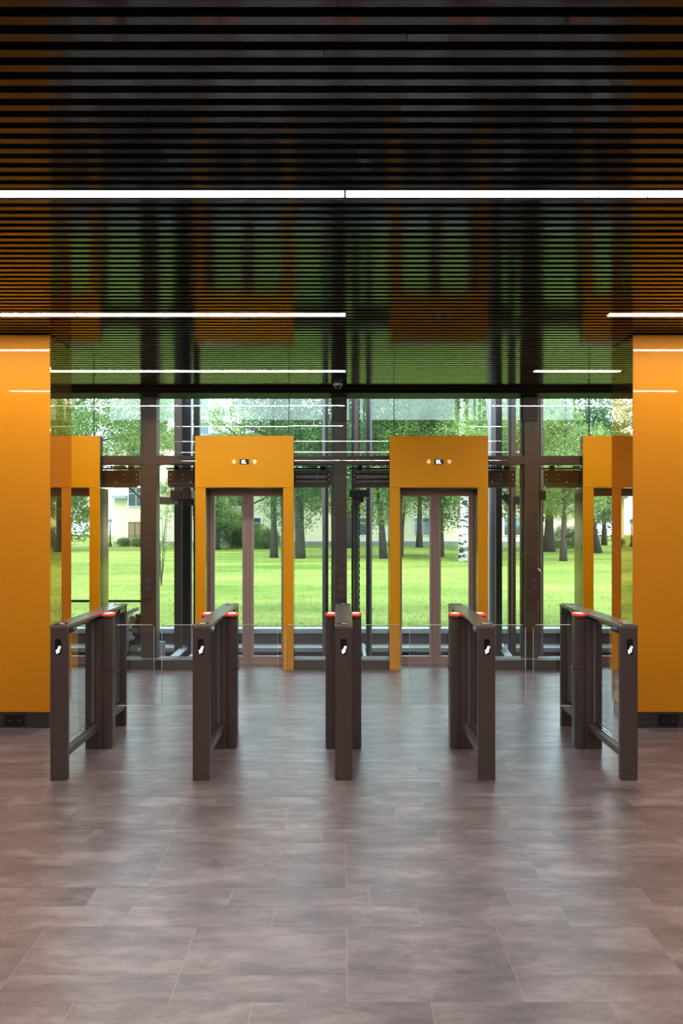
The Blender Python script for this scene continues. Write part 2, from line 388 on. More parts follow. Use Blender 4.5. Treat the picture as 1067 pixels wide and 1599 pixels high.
# sockets in the baseboards
def socket(px0, px1, label):
    d = D_TRAP+.0; xc = X((px0+px1)/2, 5.44); t = thing('wall_socket', label, 'socket', (xc, D_TRAP+.004, .062), 'double sockets in the dark baseboards')
    MB().prism(rr(0, 0, .158, .088, .008), -.009, 0, 'y').build('faceplate', M_SOCKET, parent=t)
    for sx in (-.038, .038):
        MB().prism(circ(sx, 0, .024, 20), -.0105, -.009, 'y').build('socket_ring', M_GLOSSBLK, parent=t)
        for q in (-.006, .009): MB().prism(circ(sx+q, -.006+abs(q)*.7, .0028, 8), -.0125, -.0105, 'y').build('contact', M_CHROME, parent=t)
socket(9.4, 40, 'black double socket in the baseboard under the left orange pier')
socket(1027, 1057, 'black double socket in the baseboard under the right orange pier')

# ------------------------------------------------------------------ elevator portals
def arrow_pts(cx, cz, w, h, up=1):
    p = [(-.2, -.5), (.2, -.5), (.2, 0), (.5, 0), (0, .5), (-.5, 0), (-.2, 0)]
    q = [(cx+a*w, cz+up*b*h) for a, b in p]
    return q if up > 0 else q[::-1]
def letter_NL(mb, x0, z0, h, y0, y1):
    w = h*.62; t = h*.2
    mb.prism([(x0, z0), (x0+t, z0), (x0+t, z0+h), (x0, z0+h)], y0, y1, 'y')
    mb.prism([(x0+w-t, z0), (x0+w, z0), (x0+w, z0+h), (x0+w-t, z0+h)], y0, y1, 'y')
    mb.prism([(x0+w-t*1.1, z0), (x0+w, z0), (x0+t*1.1, z0+h), (x0, z0+h)], y0, y1, 'y')
    x1 = x0+w+h*.16
    mb.prism([(x1, z0), (x1+t, z0), (x1+t, z0+h), (x1, z0+h)], y0, y1, 'y')
    mb.prism([(x1, z0), (x1+w*.85, z0), (x1+w*.85, z0+t), (x1, z0+t)], y0, y1, 'y')
HW, JW = .548, .116
HB, HT = 2.031, 2.609
PD = .29
def make_portal(label, disp=True):
    t = thing('elevator_portal', label, 'elevator', (0, D_PORTAL, 0), 'orange lift portals in the glass wall')
    MB().box(-HW, HW, 0, .014, HB+.002, HT).build('header', M_PORTAL, parent=t, bevel=.002, seg=1)
    MB().box(-HW+.001, HW-.001, .0145, .11, HB+.003, HT-.001).build('header_side_casing', M_BRONZE, parent=t)
    for s in (-1, 1):
        MB().box(s*HW, s*(HW-JW), 0, .014, 0.001, HB-.001).build('jamb', M_PORTAL, parent=t, bevel=.002, seg=1)
        MB().box(s*(HW-.001), s*(HW-JW+.001), .0145, PD, 0.001, HB-.001).build('jamb_side_casing', M_BRONZE, parent=t)
    MB().box(-HW+JW+.001, HW-JW-.001, .112, PD, HB-.006, HB+.0015).build('soffit', M_STEEL, parent=t)
    p = MB().prism(rr(0, 2.319, .435, .14, .012), -.004, -.0005, 'y').build('display_panel', M_PORTAL, parent=t)
    MB().box(-.052, .052, -.006, -.0042, 2.29, 2.348).build('display', M_SCREEN, parent=p)
    mb = MB(); letter_NL(mb, -.030, 2.299, .040, -.0078, -.0062); mb.build('floor_letters', M_WHITE, parent=p)
    MB().prism(arrow_pts(-.115, 2.319, .064, .046, -1), -.0056, -.0041, 'y').build('down_arrow', M_PRINT, parent=p)
    MB().prism(arrow_pts(.115, 2.321, .064, .046, 1), -.0056, -.0041, 'y').build('up_arrow', M_PRINT, parent=p)
    iw = HW-JW; y0, y1 = PD-.028, PD+.02
    y0 = PD; y1 = PD+.045
    for s in (-1, 1):
        so_, sm = s*(iw+.03), s*.002
        d = MB()
        d.box(so_, s*(iw-.045), y0, y1, .004, 2.03); d.box(sm, s*.064, y0, y1, .004, 2.03)
        d.box(s*(iw-.045), s*.064, y0, y1, .004, .10); d.box(s*(iw-.045), s*.064, y0, y1, 1.95, 2.03)
        o = d.build('door_leaf', M_DOOR, parent=t)
        MB().box(s*(iw-.047), s*.062, y0+.018, y0+.026, .098, 1.952).build('pane', G_FRONT, parent=o)
        MB().box(s*.024, s*.027, y0-.0015, y0, .01, 2.02).build('edge_seal', M_BLACK, parent=o)
    MB().box(-iw, iw, PD-.06, PD-.001, 0.0005, .006).build('threshold', M_CHROME, parent=t)
    return t
portals = []
P0 = make_portal('second orange elevator portal from left, between the left and centre steel columns')
P0.location.x = -1.082
for xx, lab in ((1.085, 'third orange elevator portal from left, between the centre and right steel columns'),
                (-3.24, 'leftmost orange elevator portal, half hidden behind the left orange pier'),
                (3.24, 'rightmost orange elevator portal, half hidden behind the right orange pier')):
    c = copy_tree(P0); c.location.x = xx; c['label'] = lab

# ------------------------------------------------------------------ glass wall behind which the shaft stands
rg = random.Random(11)
panes_up = [(-4.39, -2.793), (-2.784, -.595), (-.586, .586), (.595, 2.784), (2.793, 4.39)]
w1 = sroot('window_1')
for a, b in panes_up:
    o = MB().box(0, b-a, 0, .010, 0, 3.07-2.612).build('pane', G_FRONT, parent=w1, loc=(a, D_GLASS, 2.612)); o.rotation_euler.x = math.radians(rg.uniform(-.12, .12))
for xj in (-2.7885, -.5905, .5905, 2.7885): MB().box(xj-.004, xj+.004, D_GLASS-.002, D_GLASS+.012, 2.614, 3.07).build('seal', M_BLACK, parent=w1)
for a, b in ((-4.39, -3.795), (-2.685, -1.635), (-.53, .533), (1.638, 2.685), (3.795, 4.39)):
    o = MB().box(0, b-a, 0, .010, 0, 2.609-.112).build('pane', G_FRONT, parent=w1, loc=(a, D_GLASS, .112)); o.rotation_euler.x = math.radians(rg.uniform(-.05, .05))
sill = MB()
for a, b in ((-SIDE, -3.79), (-2.69, -1.632), (-.532, .536), (1.635, 2.69), (3.79, SIDE)):
    struct('trim_3', MB().box(a, b, D_PORTAL+.01, D_GLASS+.16, -.15, .11), mat('dark_sill_metal', (62, 60, 60), rough=.4), bevel=.002, seg=1)
    struct('trim_4', MB().box(a, b, D_GLASS-.012, D_GLASS-.004, .1105, .118), M_LIGHTM)

# steel columns and crossbeam just behind the glass
colx = [(-2.25, -2.09), (-.083, .061), (2.07, 2.22)]
LBL = ['left brown steel column with a toothed rack on its left edge', 'centre brown steel column between the two middle elevator portals', 'right brown steel column with a toothed strip on its left edge']
Y0, Y1 = D_GLASS+.02, D_GLASS+.17
for (a, b), lab in zip(colx, LBL):
    c = thing('steel_column', lab, 'column', ((a+b)/2, Y0, 0), 'steel columns behind the glass wall'); h = (b-a)/2
    MB().box(-h, h, 0, .15, .112, 2.30).build('lower_shaft', M_STEEL, parent=c, bevel=.003, seg=1)
    MB().box(-h, h, 0, .15, 2.40, 2.79).build('upper_shaft', M_STEEL, parent=c, bevel=.003, seg=1)
    MB().box(-h-.008, h, .002, .15, 2.794, 3.07).build('top_cover', M_BASE, parent=c, bevel=.003, seg=1)
    # toothed cable rack at the left edge
    mb = MB(); mb.box(-h-.030, -h-.002, .05, .10, .112, 3.07)
    for i in range(118): z = .13+i*.025; mb.box(-h-.040, -h-.030, .055, .085, z, z+.012)
    mb.build('toothed_rack', M_BLACK, parent=c)
    mb = MB()
    for i in range(118): z = .13+i*.025; mb.box(-h-.024, -h-.017, .0485, .05, z, z+.007)
    mb.build('rack_studs', M_LIGHTM, parent=c)
bx = [-SIDE, -2.25, -.083, 2.07, SIDE]
bl = ['crossbeam left of the left steel column', 'crossbeam between left and centre steel columns', 'crossbeam between centre and right steel columns', 'crossbeam right of the right steel column']
for i in range(4):
    a = bx[i]+(0 if i == 0 else (.16, .144, .15)[i-1]); b = bx[i+1]
    o = MB().box(a+.001, b-.001, Y0+.002, Y1-.02, 2.302, 2.398).build('steel_crossbeam', M_STEEL, bevel=.003, seg=1)
    tag(o, 'brown horizontal steel '+bl[i], 'beam', 'steel crossbeams behind the glass wall')
for (a, b) in colx:
    pass
# joint blocks where beams meet columns
for (a, b), w_ in zip(colx, ('left', 'centre', 'right')):
    o = MB().box(a, b, Y0, Y1, 2.3005, 2.3995).build('joint_block', M_STEEL); tag(o, 'steel joint block on the %s steel column at the crossbeam' % w_, 'joint', 'column joint blocks')

# call panels
def call_panel(x, z0, z1, lab, flip=0):
    t = thing('call_panel', lab, 'call panel', (x, D_GLASS-.001, 0), 'lift call panels'); h = (z1-z0)
    MB().prism(rr(0, (z0+z1)/2, .125, h, .006), -.012, 0, 'y').build('plate', M_BROWN, parent=t, bevel=.001, seg=1)
    for up, zc in ((1, Z(904.5, D_GLASS)), (-1, Z(916.7, D_GLASS))):
        b = MB().prism(rr(0, zc, .042, .042, .004), -.0165, -.0122, 'y').build('button', M_GREYM, parent=t)
        MB().prism(rr(0, zc, .032, .032, .003), -.018, -.0167, 'y').build('button_face', M_SOCKET, parent=b)
        MB().prism(arrow_pts(0, zc, .016, .015, up), -.0192, -.0181, 'y').build('button_arrow', M_DOME, parent=b)
    if flip:
        v = [(.062, -.014, z1-.002), (.058, -.02, z1-.03), (.085, -.045, z1-.075), (.075, -.04, z1-.045), (.03, -.016, z1+.002)]
        MB().add(v+[(a, b2-.0004, c) for a, b2, c in v], [(0, 1, 2, 3), (0, 3, 4), (5, 8, 7, 6), (5, 9, 8)]).build('peeling_film', M_LIGHTM, parent=t)
zt, zb = Z(888, D_GLASS), Z(934, D_GLASS)
call_panel(X(231, D_GLASS), zb, zt, 'brown call panel with two buttons on the left steel column')
call_panel(X(532.8, D_GLASS), zb, zt, 'brown call panel with two buttons on the centre steel column')
call_panel(X(834.5, D_GLASS), zb, zt, 'brown call panel with peeling film on the right steel column', 1)

# dome camera
t = thing('dome_camera', 'small white dome camera on the slatted ceiling above the centre column', 'camera', (-.04, 7.28, CEIL-.001))
MB().prism(circ(0, 0, .052, 24), -.025, 0).build('base', M_DOME, parent=t, bevel=.004)
mb = MB(); rings = []
for i in range(6):
    a = i*math.pi/10; rings.append((0, 0, -.0255-.032*math.sin(a)))
mb.tube(rings, [.036*math.cos(i*math.pi/10)+.001 for i in range(6)], 20); mb.build('dome', M_GLOSSBLK, parent=t, smooth=True)

# ------------------------------------------------------------------ lift shaft
struct('wall_shaft_left', MB().box(-SIDE-.2, -SIDE, D_GLASS+.06, D_BACK+.1, -1.2, 5.2), M_DCONC)
struct('wall_shaft_right', MB().box(SIDE, SIDE+.2, D_GLASS+.06, D_BACK+.1, -1.2, 5.2), M_DCONC)
struct('wall_shaft_back', MB().box(-SIDE-.2, SIDE+.2, D_BACK-.02, D_BACK+.13, -1.2, -.004), M_DCONC)
struct('trim_5', MB().box(-SIDE, SIDE, D_BACK-.06, D_BACK+.14, -.003, .062), M_CONC)
struct('trim_6', MB().box(-SIDE, SIDE, D_BACK-.35, D_BACK-.021, -.23, -.17), M_CONC)
struct('floor_shaft', MB().box(-SIDE, SIDE, D_DOOR+.1, D_BACK-.02, -1.3, -1.2), M_DCONC)
struct('wall_shaft_front', MB().box(-SIDE, SIDE, D_GLASS+.2, D_DOOR+.08+.03, -1.2, -.205), M_DCONC)
struct('ceiling_shaft', MB().box(-SIDE-.2, SIDE+.2, D_GLASS+.21, D_BACK+.4, 5.2, 5.35), M_DCONC)
w2 = sroot('window_2')
bxs = [-4.4, -2.53, -.30, .30, 2.53, 4.4]
for a, b in zip(bxs[:-1], bxs[1:]):
    for z0, z1 in ((.062, 5.19),):
        MB().box(a+.002, b-.002, D_BACK+.05, D_BACK+.06, z0+.001, z1).build('pane', G_BACK, parent=w2)

def shaft_post(x0, x1, d, m, lab, depth=.08, z0=-1.2, z1=5.19, name='shaft_post'):
    o = MB().box(X(x0, d), X(x1, d), d, d+depth, z0+.0005, z1).build(name, m, bevel=.002, seg=1); return tag(o, lab, 'post', 'posts and rails in the lift shaft')
shaft_post(272, 283, 9.0, M_STEEL, 'grey brown shaft post left of the second portal')
shaft_post(284, 298, 9.15, M_BLACK, 'wide black shaft panel just left of the second portal')
shaft_post(302, 311, 8.9, M_BLACK, 'thin black shaft rail touching the left jamb of the second portal')
shaft_post(503.5, 508, 9.6, M_GREYM, 'thin grey shaft rail left of the centre column')
shaft_post(508.2, 513, 9.6, M_BLACK, 'thin black shaft rail left of the centre column')
shaft_post(549, 553, 9.0, M_BLACK, 'black edge rail right of the centre column')
shaft_post(553.3, 559.5, 9.02, M_STEEL, 'brown counterweight rail right of the centre column')
shaft_post(572, 577.5, 9.6, M_BLACK, 'black shaft rail left of the third portal')
shaft_post(577.8, 581, 9.6, M_GREYM, 'thin grey shaft rail left of the third portal')
shaft_post(764, 767.5, 9.0, M_LIGHTM, 'pale thin rail touching the third portal')
shaft_post(768, 774, 9.0, M_GREYM, 'grey shaft rail right of the third portal')
shaft_post(775, 784.5, 9.1, M_BLACK, 'black shaft post right of the third portal')
shaft_post(795, 799.5, 9.3, M_BLACK, 'black shaft rail midway between third portal and right column')
shaft_post(800.5, 806, 9.35, M_STEEL, 'brown shaft rail midway between third portal and right column')
shaft_post(841.5, 845, 8.3, M_RUST, 'narrow rust brown rail on the right of the right column')
shaft_post(846, 849, 8.6, M_GREYM, 'thin grey green rail right of the right column')
shaft_post(244, 247, 8.6, M_GREYM, 'thin grey green rail right of the left column')
# serrated rail right of the centre column
d = 9.03; mb = MB(); mb.box(X(559.8, d), X(561.5, d), d, d+.04, -1.19, 5.18)
for i in range(75): z = -1.1+i*.083; mb.box(X(561.5, d), X(562.3, d), d, d+.03, z, z+.045)
tag(mb.build('serrated_rail', M_BLACK), 'black serrated rail edge right of the centre column', 'rail', 'posts and rails in the lift shaft')
tag(MB().box(X(298.3, 9.1), X(300, 9.1), 9.1, 9.13, -1.19, 5.18).build('hoist_rope', M_LIGHTM), 'pale vertical cable beside the second portal', 'cable')
for xx in (150, 168, 186, 660): pass

# door operators behind each header
def operator(cx, half, m, lab):
    d = D_DOOR+.06
    t = thing('door_operator', lab, 'door mechanism', (cx, d, 2.15), 'lift door mechanisms')
    MB().box(-half, half, .0, .12, -.075, .105).build('casing', m, parent=t, bevel=.003, seg=1)
    MB().box(-half+.02, half-.02, -.02, -.001, -.10, -.078).build('hanger_track', M_RUST if m is M_RUST else M_GREYM, parent=t)
    MB().box(-half+.01, half-.01, -.012, -.001, -.055, -.048).build('rail_lip', M_GREYM, parent=t)
    MB().box(-half-.02, half+.02, .02, .05, .115, .135).build('top_rail', M_BLACK, parent=t)
    for s in (-1, 1):
        for k in (0, 1): MB().prism(circ(s*(half-.03), -.005+k*.055, .009, 8), -.008, -.001, 'y').build('bolt', M_LIGHTM, parent=t)
        MB().prism(circ(s*(half-.27), -.035, .011, 8), -.008, -.001, 'y').build('bolt', M_LIGHTM, parent=t)
        for k in (0, 1): MB().prism(circ(s*(half-.17), -.005+k*.055, .006, 8), -.008, -.001, 'y').build('bolt', M_LIGHTM, parent=t)
        MB().box(s*(half-.10)-.03, s*(half-.10)+.03, .01, .04, .106, .16).build('bracket', M_BLACK, parent=t)
        mb = MB()
        for q in range(6): mb.box(s*(half-.34)+q*.03, s*(half-.34)+q*.03+.02, .0, .03, .136, .156)
        mb.build('chain', M_BLACK, parent=t)
    return t
operator(-3.24, .885, M_RUST, 'brown bolted door mechanism behind the leftmost portal')
operator(-1.07, .955, M_RUST, 'brown bolted door mechanism behind the second portal')
operator(1.07, .955, M_RUST, 'brown bolted door mechanism behind the third portal')
operator(3.24, .885, M_RUST, 'brown bolted door mechanism behind the rightmost portal')
for x0, x1, lab in ((462, 510, 'left'), (556, 608, 'right')):
    d = D_DOOR+.02; t = thing('guide_bars', 'grey horizontal guide bars just %s of the centre column' % lab, 'guide bars', (X((x0+x1)/2, d), d, 2.1), 'grey guide bars beside the centre column')
    h = (X(x1, d)-X(x0, d))/2
    for k, (z0, z1) in enumerate(((.012, .028), (.055, .09), (.125, .135))): MB().box(-h, h, 0, .03, z0, z1).build('bar', M_GREYM, parent=t)
# brackets in the shaft
def bracket(x0, x1, y0, y1, d, m, lab, dep=.25):
    t = MB().box(X(x0, d), X(x1, d), d, d+dep, Z(y1, d), Z(y0, d)).build('shaft_bracket', m, bevel=.004, seg=1); tag(t, lab, 'bracket', 'brackets in the lift shaft')
bracket(266, 299, 765, 780, 8.6, M_RUST, 'rust brown box bracket left of the second portal under its mechanism', .41)
bracket(244, 271, 776, 787, 8.62, M_GREYM, 'grey arm bracket right of the left column')
bracket(288, 303, 778, 789, 8.4, M_BLACK, 'small dark clamp beside the pale cable', .51)
bracket(546, 577, 765, 776, 8.7, M_BLACK, 'black box bracket right of the centre column', .31)
bracket(550, 568, 776, 784, 8.78, M_STEEL, 'brown block under the black box right of the centre column')
bracket(804, 813, 775, 788, 9.3, M_BLACK, 'black stub bracket left of the right column')
bracket(798, 812, 776, 786, 9.42, M_LIGHTM, 'pale plate bracket left of the right column')
bracket(841, 853, 766, 781, 8.2, M_BLACK, 'black bracket right of the right column')
d = 9.12
o = MB().prism([(X(782, d), Z(775, d)), (X(795, d), Z(790, d)), (X(797, d), Z(772, d)), (X(788, d), Z(771, d))][::-1], d, d+.08, 'y').build('cam_bracket', M_BLACK)
tag(o, 'black wedge shaped bracket between third portal and right column', 'bracket')

# horizontal rail and lift machinery at the left
tag(MB().tube([(-4.38, 9.2, Z(938.5, 9.2)), (X(226, 9.2), 9.2, Z(938.5, 9.2))], .017, 10).build('safety_rail', M_BLACK), 'black horizontal safety rail crossing the left shaft', 'rail')
t = thing('lift_machine', 'grey lift machine with arms and cables beside the left turnstile', 'machine', (X(208, 8.5), 8.5, 0))
def lx(px, d=8.5): return X(px, d)-X(208, 8.5)
MB().box(lx(195.5), lx(203), -.1, .12, Z(1016, 8.5), Z(956, 8.5)).build('side_plate', M_LIGHTM, parent=t, bevel=.003)
MB().box(lx(200), lx(221), -.05, .15, Z(1031, 8.5)-.3, Z(1016, 8.5)).build('motor_base', M_BLACK, parent=t, bevel=.006)
MB().box(lx(201), lx(215), -.08, .12, Z(1014, 8.5), Z(1006, 8.5)).build('gear_block', M_GREYM, parent=t, bevel=.004)
MB().box(lx(203), lx(214), -.04, .10, Z(1005, 8.5), Z(998, 8.5)).build('gear_block', M_BLACK, parent=t, bevel=.004)
def beam(p, q, w, name, m):
    MB().tube([p, q], w, 4).build(name, m, parent=t)
for z_, w_ in ((985, .10), (975, .07)): MB().box(lx(204), lx(204)+w_, -.09, -.02, Z(z_, 8.5), Z(z_-5, 8.5)).build('control_block', M_GREYM, parent=t, bevel=.004)
for q in range(3): MB().prism(circ(lx(198.5), Z(965+q*18, 8.5), .012, 8), -.108, -.1, 'y').build('bolt', M_BLACK, parent=t)
MB().box(lx(201), lx(219), -.11, -.051, Z(1026, 8.5), Z(1021, 8.5)).build('terminal_box', M_GREYM, parent=t, bevel=.003)
beam((lx(194), -.12, Z(959, 8.5)), (lx(221), -.12, Z(948, 8.5)), .022, 'upper_arm', M_LIGHTM)
beam((lx(194), -.12, Z(1001, 8.5)), (lx(214), -.12, Z(993, 8.5)), .022, 'lower_arm', M_LIGHTM)
for px, w in ((208, .02), (212, .012), (216, .02)):
    beam((lx(px), 0, Z(962, 8.5)), (lx(px+1.5), 0, Z(1008, 8.5)), w, 'cable', M_BLACK)
MB().box(lx(212), lx(223), -.05, .1, Z(990, 8.5), Z(958, 8.5)).build('motor', M_BLACK, parent=t, bevel=.02)
mb = MB(); mb.prism(circ(lx(211), Z(965, 8.5), .04, 20), -.10, -.06, 'y'); mb.build('pulley', M_GREYM, parent=t)
# pale pit beams
def pit_beam(pts, lab, m=M_LIGHTM, w=.035, grp='pale steel members in the shaft pit'):
    o = MB().tube(pts, w, 4).build('pit_beam', m); tag(o, lab, 'beam', grp)
def PP(px, py, d): return (X(px, d), d, Z(py, d))
pit_beam([PP(262, 1034, 8.6), PP(294, 1007, 9.3)], 'pale sloping pit beam left of the second portal', w=.05)
pit_beam([PP(290, 1032, 8.5), PP(300, 1024, 8.8)], 'short pale sloping pit beam touching the second portal', w=.03)
pit_beam([PP(783, 1008, 9.3), PP(806, 1040, 8.5)], 'pale sloping pit beam right of the third portal', w=.05)
pit_beam([PP(838, 1022, 9.0), PP(852, 1034, 8.6)], 'pale sloping pit beam right of the right column', w=.02)
pit_beam([PP(566, 1006, 9.0), PP(572, 1034, 8.6)], 'narrow pale pit beam beside the centre turnstile', w=.02)
o = MB().box(X(247, 8.9), X(257, 8.9), 8.9, 8.94, Z(1034, 8.9), Z(1002, 8.9)).build('pit_plate', M_LIGHTM); tag(o, 'pale folded plate standing beside the left column', 'plate')

# ------------------------------------------------------------------ turnstiles
YF = 4.296
def make_turnstile(sides, label):
    """origin on the floor at the middle of the front post face; +Y runs away from the viewer"""
    t = thing('turnstile', label, 'turnstile', (0, YF, 0), 'speed gate turnstiles')
    W = .110; LEN = 1.21; PT = .05; TOP = .979
    YB = .605                                              # front of the centre pedestal
    for y, nm in ((0, 1), (1.165, 0)):
        MB().prism(rr(0, y+PT/2, W, PT, .014), 0.0, TOP-.024).build('post', M_BROWN, parent=t)
    MB().box(-W/2+.008, W/2-.008, .0495, 1.163, TOP-.040, TOP-.0245).build('under_tray', M_GLOSSBLK, parent=t)
    c = MB().prism(rr(0, LEN/2+.002, W+.006, LEN+.010, .016), TOP-.0235, TOP).build('top_cover', M_COVER, parent=t, bevel=.004, seg=3)
    for yy in (.055, LEN-.05):
        r = MB().prism(rr(0, yy, .072, .085, .014), TOP+.0003, TOP+.002).build('card_reader', M_GLOSSBLK, parent=t)
        s = MB(); s.prism(rr(-.002, yy, .026, .022, .004), TOP+.0022, TOP+.0032); s.prism(rr(.016, yy-.012, .016, .014, .003), TOP+.0022, TOP+.0032)
        s.prism(rr(-.012, yy+.016, .012, .012, .003), TOP+.0022, TOP+.0032)
        s.build('card_symbol', M_DOME, parent=r)
    win = MB().prism(rr(0, .842, .038, .100, .010), -.0016, .002, 'y').build('sign_window', M_GLOSSBLK, parent=t)
    # slanted arrow pointing down to the left
    dx, dz = -.40, -.917; nx, nz = -dz, dx
    def q(a, b): return (.002+dx*a+nx*b, .822+dz*a+nz*b)
    pts = [q(-.026, -.007), q(-.026, .007), q(.004, .0075), q(.003, .0145), q(.027, 0), q(.005, -.0145), q(.004, -.0075)]
    MB().prism(pts, -.0032, -.0018, 'y').build('arrow', M_WHITE, parent=win)
    for y0, y1 in ((.052, YB-.002), (YB+.19, 1.163)):
        MB().box(-.005, .005, y0, y1, .19, TOP-.042).build('infill_pane', G_CLEAR, parent=t)
        MB().box(-.048, .048, y0, y1, .140, .186).build('bottom_rail', M_BROWN, parent=t, bevel=.003, seg=1)
        for yy in (y0+.001, y1-.009): MB().box(-.009, .009, yy, yy+.008, .19, TOP-.044).build('bright_edge_strip', M_GREYM, parent=t)  # grey strips added to stand in for the panes' bright end edges
        for sx in (-1, 1): MB().box(sx*.006, sx*.016, y0+.002, y1-.002, .1865, .196).build('glazing_clip', M_CHROME, parent=t)
    # sensor windows under the cover
    for y0, y1 in ((.0, .17), (.98, 1.163)):
        for sx in (-1, 1):
            MB().box(sx*(W/2-.007), sx*(W/2-.001), y0+.052, y1, TOP-.060, TOP-.026).build('sensor_window', M_GLOSSBLK, parent=t)
    body = MB().prism(rr(0, YB+.094, .126, .186, .02), 0.0, TOP-.043).build('pedestal', M_BROWN, parent=t)
    for s in sides:
        xc = s*.0895
        MB().prism(rr(xc, YB+.062, .081, .124, .036, 8), 0.0, .566).build('drum_housing', M_BROWN, parent=t)
        dr = MB().prism(rr(xc, YB+.062, .081, .124, .036, 8), .570, TOP-.045).build('gate_drum', M_BROWN, parent=t)
        MB().prism(rr(xc, YB+.062, .081, .124, .036, 8), TOP-.035, TOP-.022).build('drum_cap', M_BROWN, parent=dr)
        MB().prism(rr(xc, YB+.062, .083, .126, .037, 8), TOP-.0217, TOP-.010).build('light_ring', M_RED, parent=dr)
        MB().prism(rr(xc, YB+.062, .050, .080, .02, 8), TOP-.0098, TOP-.0075).build('lid', M_LID, parent=dr)
        x0 = s*.131; x1 = s*.4225
        g = MB().prism(rr((x0+x1)/2, (.297+.886)/2, abs(x1-x0), .589, .022), YB+.055, YB+.065, 'y').build('glass_wing', G_CLEAR, parent=t)
        mb = MB()
        xa, xb = min(x0, x1), max(x0, x1)
        # polished edges of the wing
        E = .0022
        mb.box(xa+.02, xb-.02, YB+.054, YB+.066, .886-E, .886+.0004); mb.box(xa+.02, xb-.02, YB+.054, YB+.066, .297-.0004, .297+E)
        xe = x1; mb.box(xe-E if s > 0 else xe, xe if s > 0 else xe+E, YB+.054, YB+.066, .32, .863)
        mb.build('polished_edge', G_EDGE, parent=g)
        MB().box(s*.126, s*.140, YB+.048, YB+.072, .560, .585).build('wing_clamp', M_CHROME, parent=g)
    return t
tx = [-1.784, -.885, .014, .916, 1.815]
TL = ['leftmost dark brown turnstile standing beside the left orange pier',
      'second turnstile from the left, in front of the second portal left jamb',
      'centre dark brown turnstile seen straight from its end',
      'fourth turnstile from the left, in front of the third portal',
      'rightmost dark brown turnstile standing beside the right orange pier']
a = make_turnstile((1,), TL[0]); a.location.x = tx[0]
b = make_turnstile((-1, 1), TL[1]); b.location.x = tx[1]
for i in (2, 3):
    c = copy_tree(b); c.location.x = tx[i]; c['label'] = TL[i]
e_ = make_turnstile((-1,), TL[4]); e_.location.x = tx[4]

# ------------------------------------------------------------------ outdoors
lawn = struct('lawn', MB().box(-80, 80, D_BACK+.15, 130, -.4, 0), M_LAWN)
def blades():
    rng = np.random.default_rng(4); N = 60000
    u = rng.random(N); y = 10.5+20*u**1.5; x = (rng.random(N)*2-1)*(.50*y+.6)
    h = .018+.035*rng.random(N); w = .005+.004*rng.random(N); a = rng.random(N)*math.pi; lean = (rng.random((N, 2))-.5)*.05
    v = np.zeros((N*3, 3)); ca, sa = np.cos(a)*w, np.sin(a)*w
    v[0::3] = np.stack([x-ca, y-sa, np.zeros(N)], 1); v[1::3] = np.stack([x+ca, y+sa, np.zeros(N)], 1)
    v[2::3] = np.stack([x+lean[:, 0], y+lean[:, 1], h], 1)
    return fast_mesh('grass', v, np.arange(N*3).reshape(N, 3), L_GRASS)
def fast_mesh(name, v, f, m):
    me = bpy.data.meshes.new(name); nv, nf, k = len(v), len(f), f.shape[1]
    me.vertices.add(nv); me.vertices.foreach_set('co', v.astype(np.float32).ravel())
    me.loops.add(nf*k); me.loops.foreach_set('vertex_index', f.astype(np.int32).ravel())
    me.polygons.add(nf); me.polygons.foreach_set('loop_start', np.arange(0, nf*k, k, dtype=np.int32))
    me.update(calc_edges=True); me.materials.append(m); return me
g = bpy.data.objects.new('grass', blades()); COL.objects.link(g); g['kind'] = 'stuff'; g['label'] = 'short grass blades along the near edge of the lawn'; g['category'] = 'grass'

def leaf_cloud(name, blobs, n, size, m, seed):
    """blobs: (centre, radii) ellipsoids filled with clustered leaf blades"""
    rng = np.random.default_rng(seed); vol = np.array([b[1][0]*b[1][1]*b[1][2] for b in blobs])**(2/3); n = n*3.6; size = size*.47; cnt = (n*vol/vol.sum()).astype(int)
    C = []
    for (c, r), k in zip(blobs, cnt):
        nc = max(6, k//26)
        d = rng.normal(size=(nc, 3)); d /= np.linalg.norm(d, axis=1)[:, None]; rad = (.35+.65*rng.random(nc)**.5)[:, None]
        cc = np.array(c)+d*rad*np.array(r)
        idx = rng.integers(0, nc, k); C.append(cc[idx]+rng.normal(size=(k, 3))*np.array([.30, .30, .2])*min(1, min(r)/1.5))
    C = np.concatenate(C); N = len(C)
    a = rng.normal(size=(N, 3)); a[:, 2] *= .6; a /= np.linalg.norm(a, axis=1)[:, None]
    b = np.cross(a, rng.normal(size=(N, 3))); b /= np.linalg.norm(b, axis=1)[:, None]
    s = (size*(.6+.8*rng.random(N)))[:, None]
    v = np.zeros((N*4, 3)); v[0::4] = C-a*s; v[1::4] = C+b*s*.55; v[2::4] = C+a*s; v[3::4] = C-b*s*.55
    return fast_mesh(name, v, np.arange(N*4).reshape(N, 4), m)

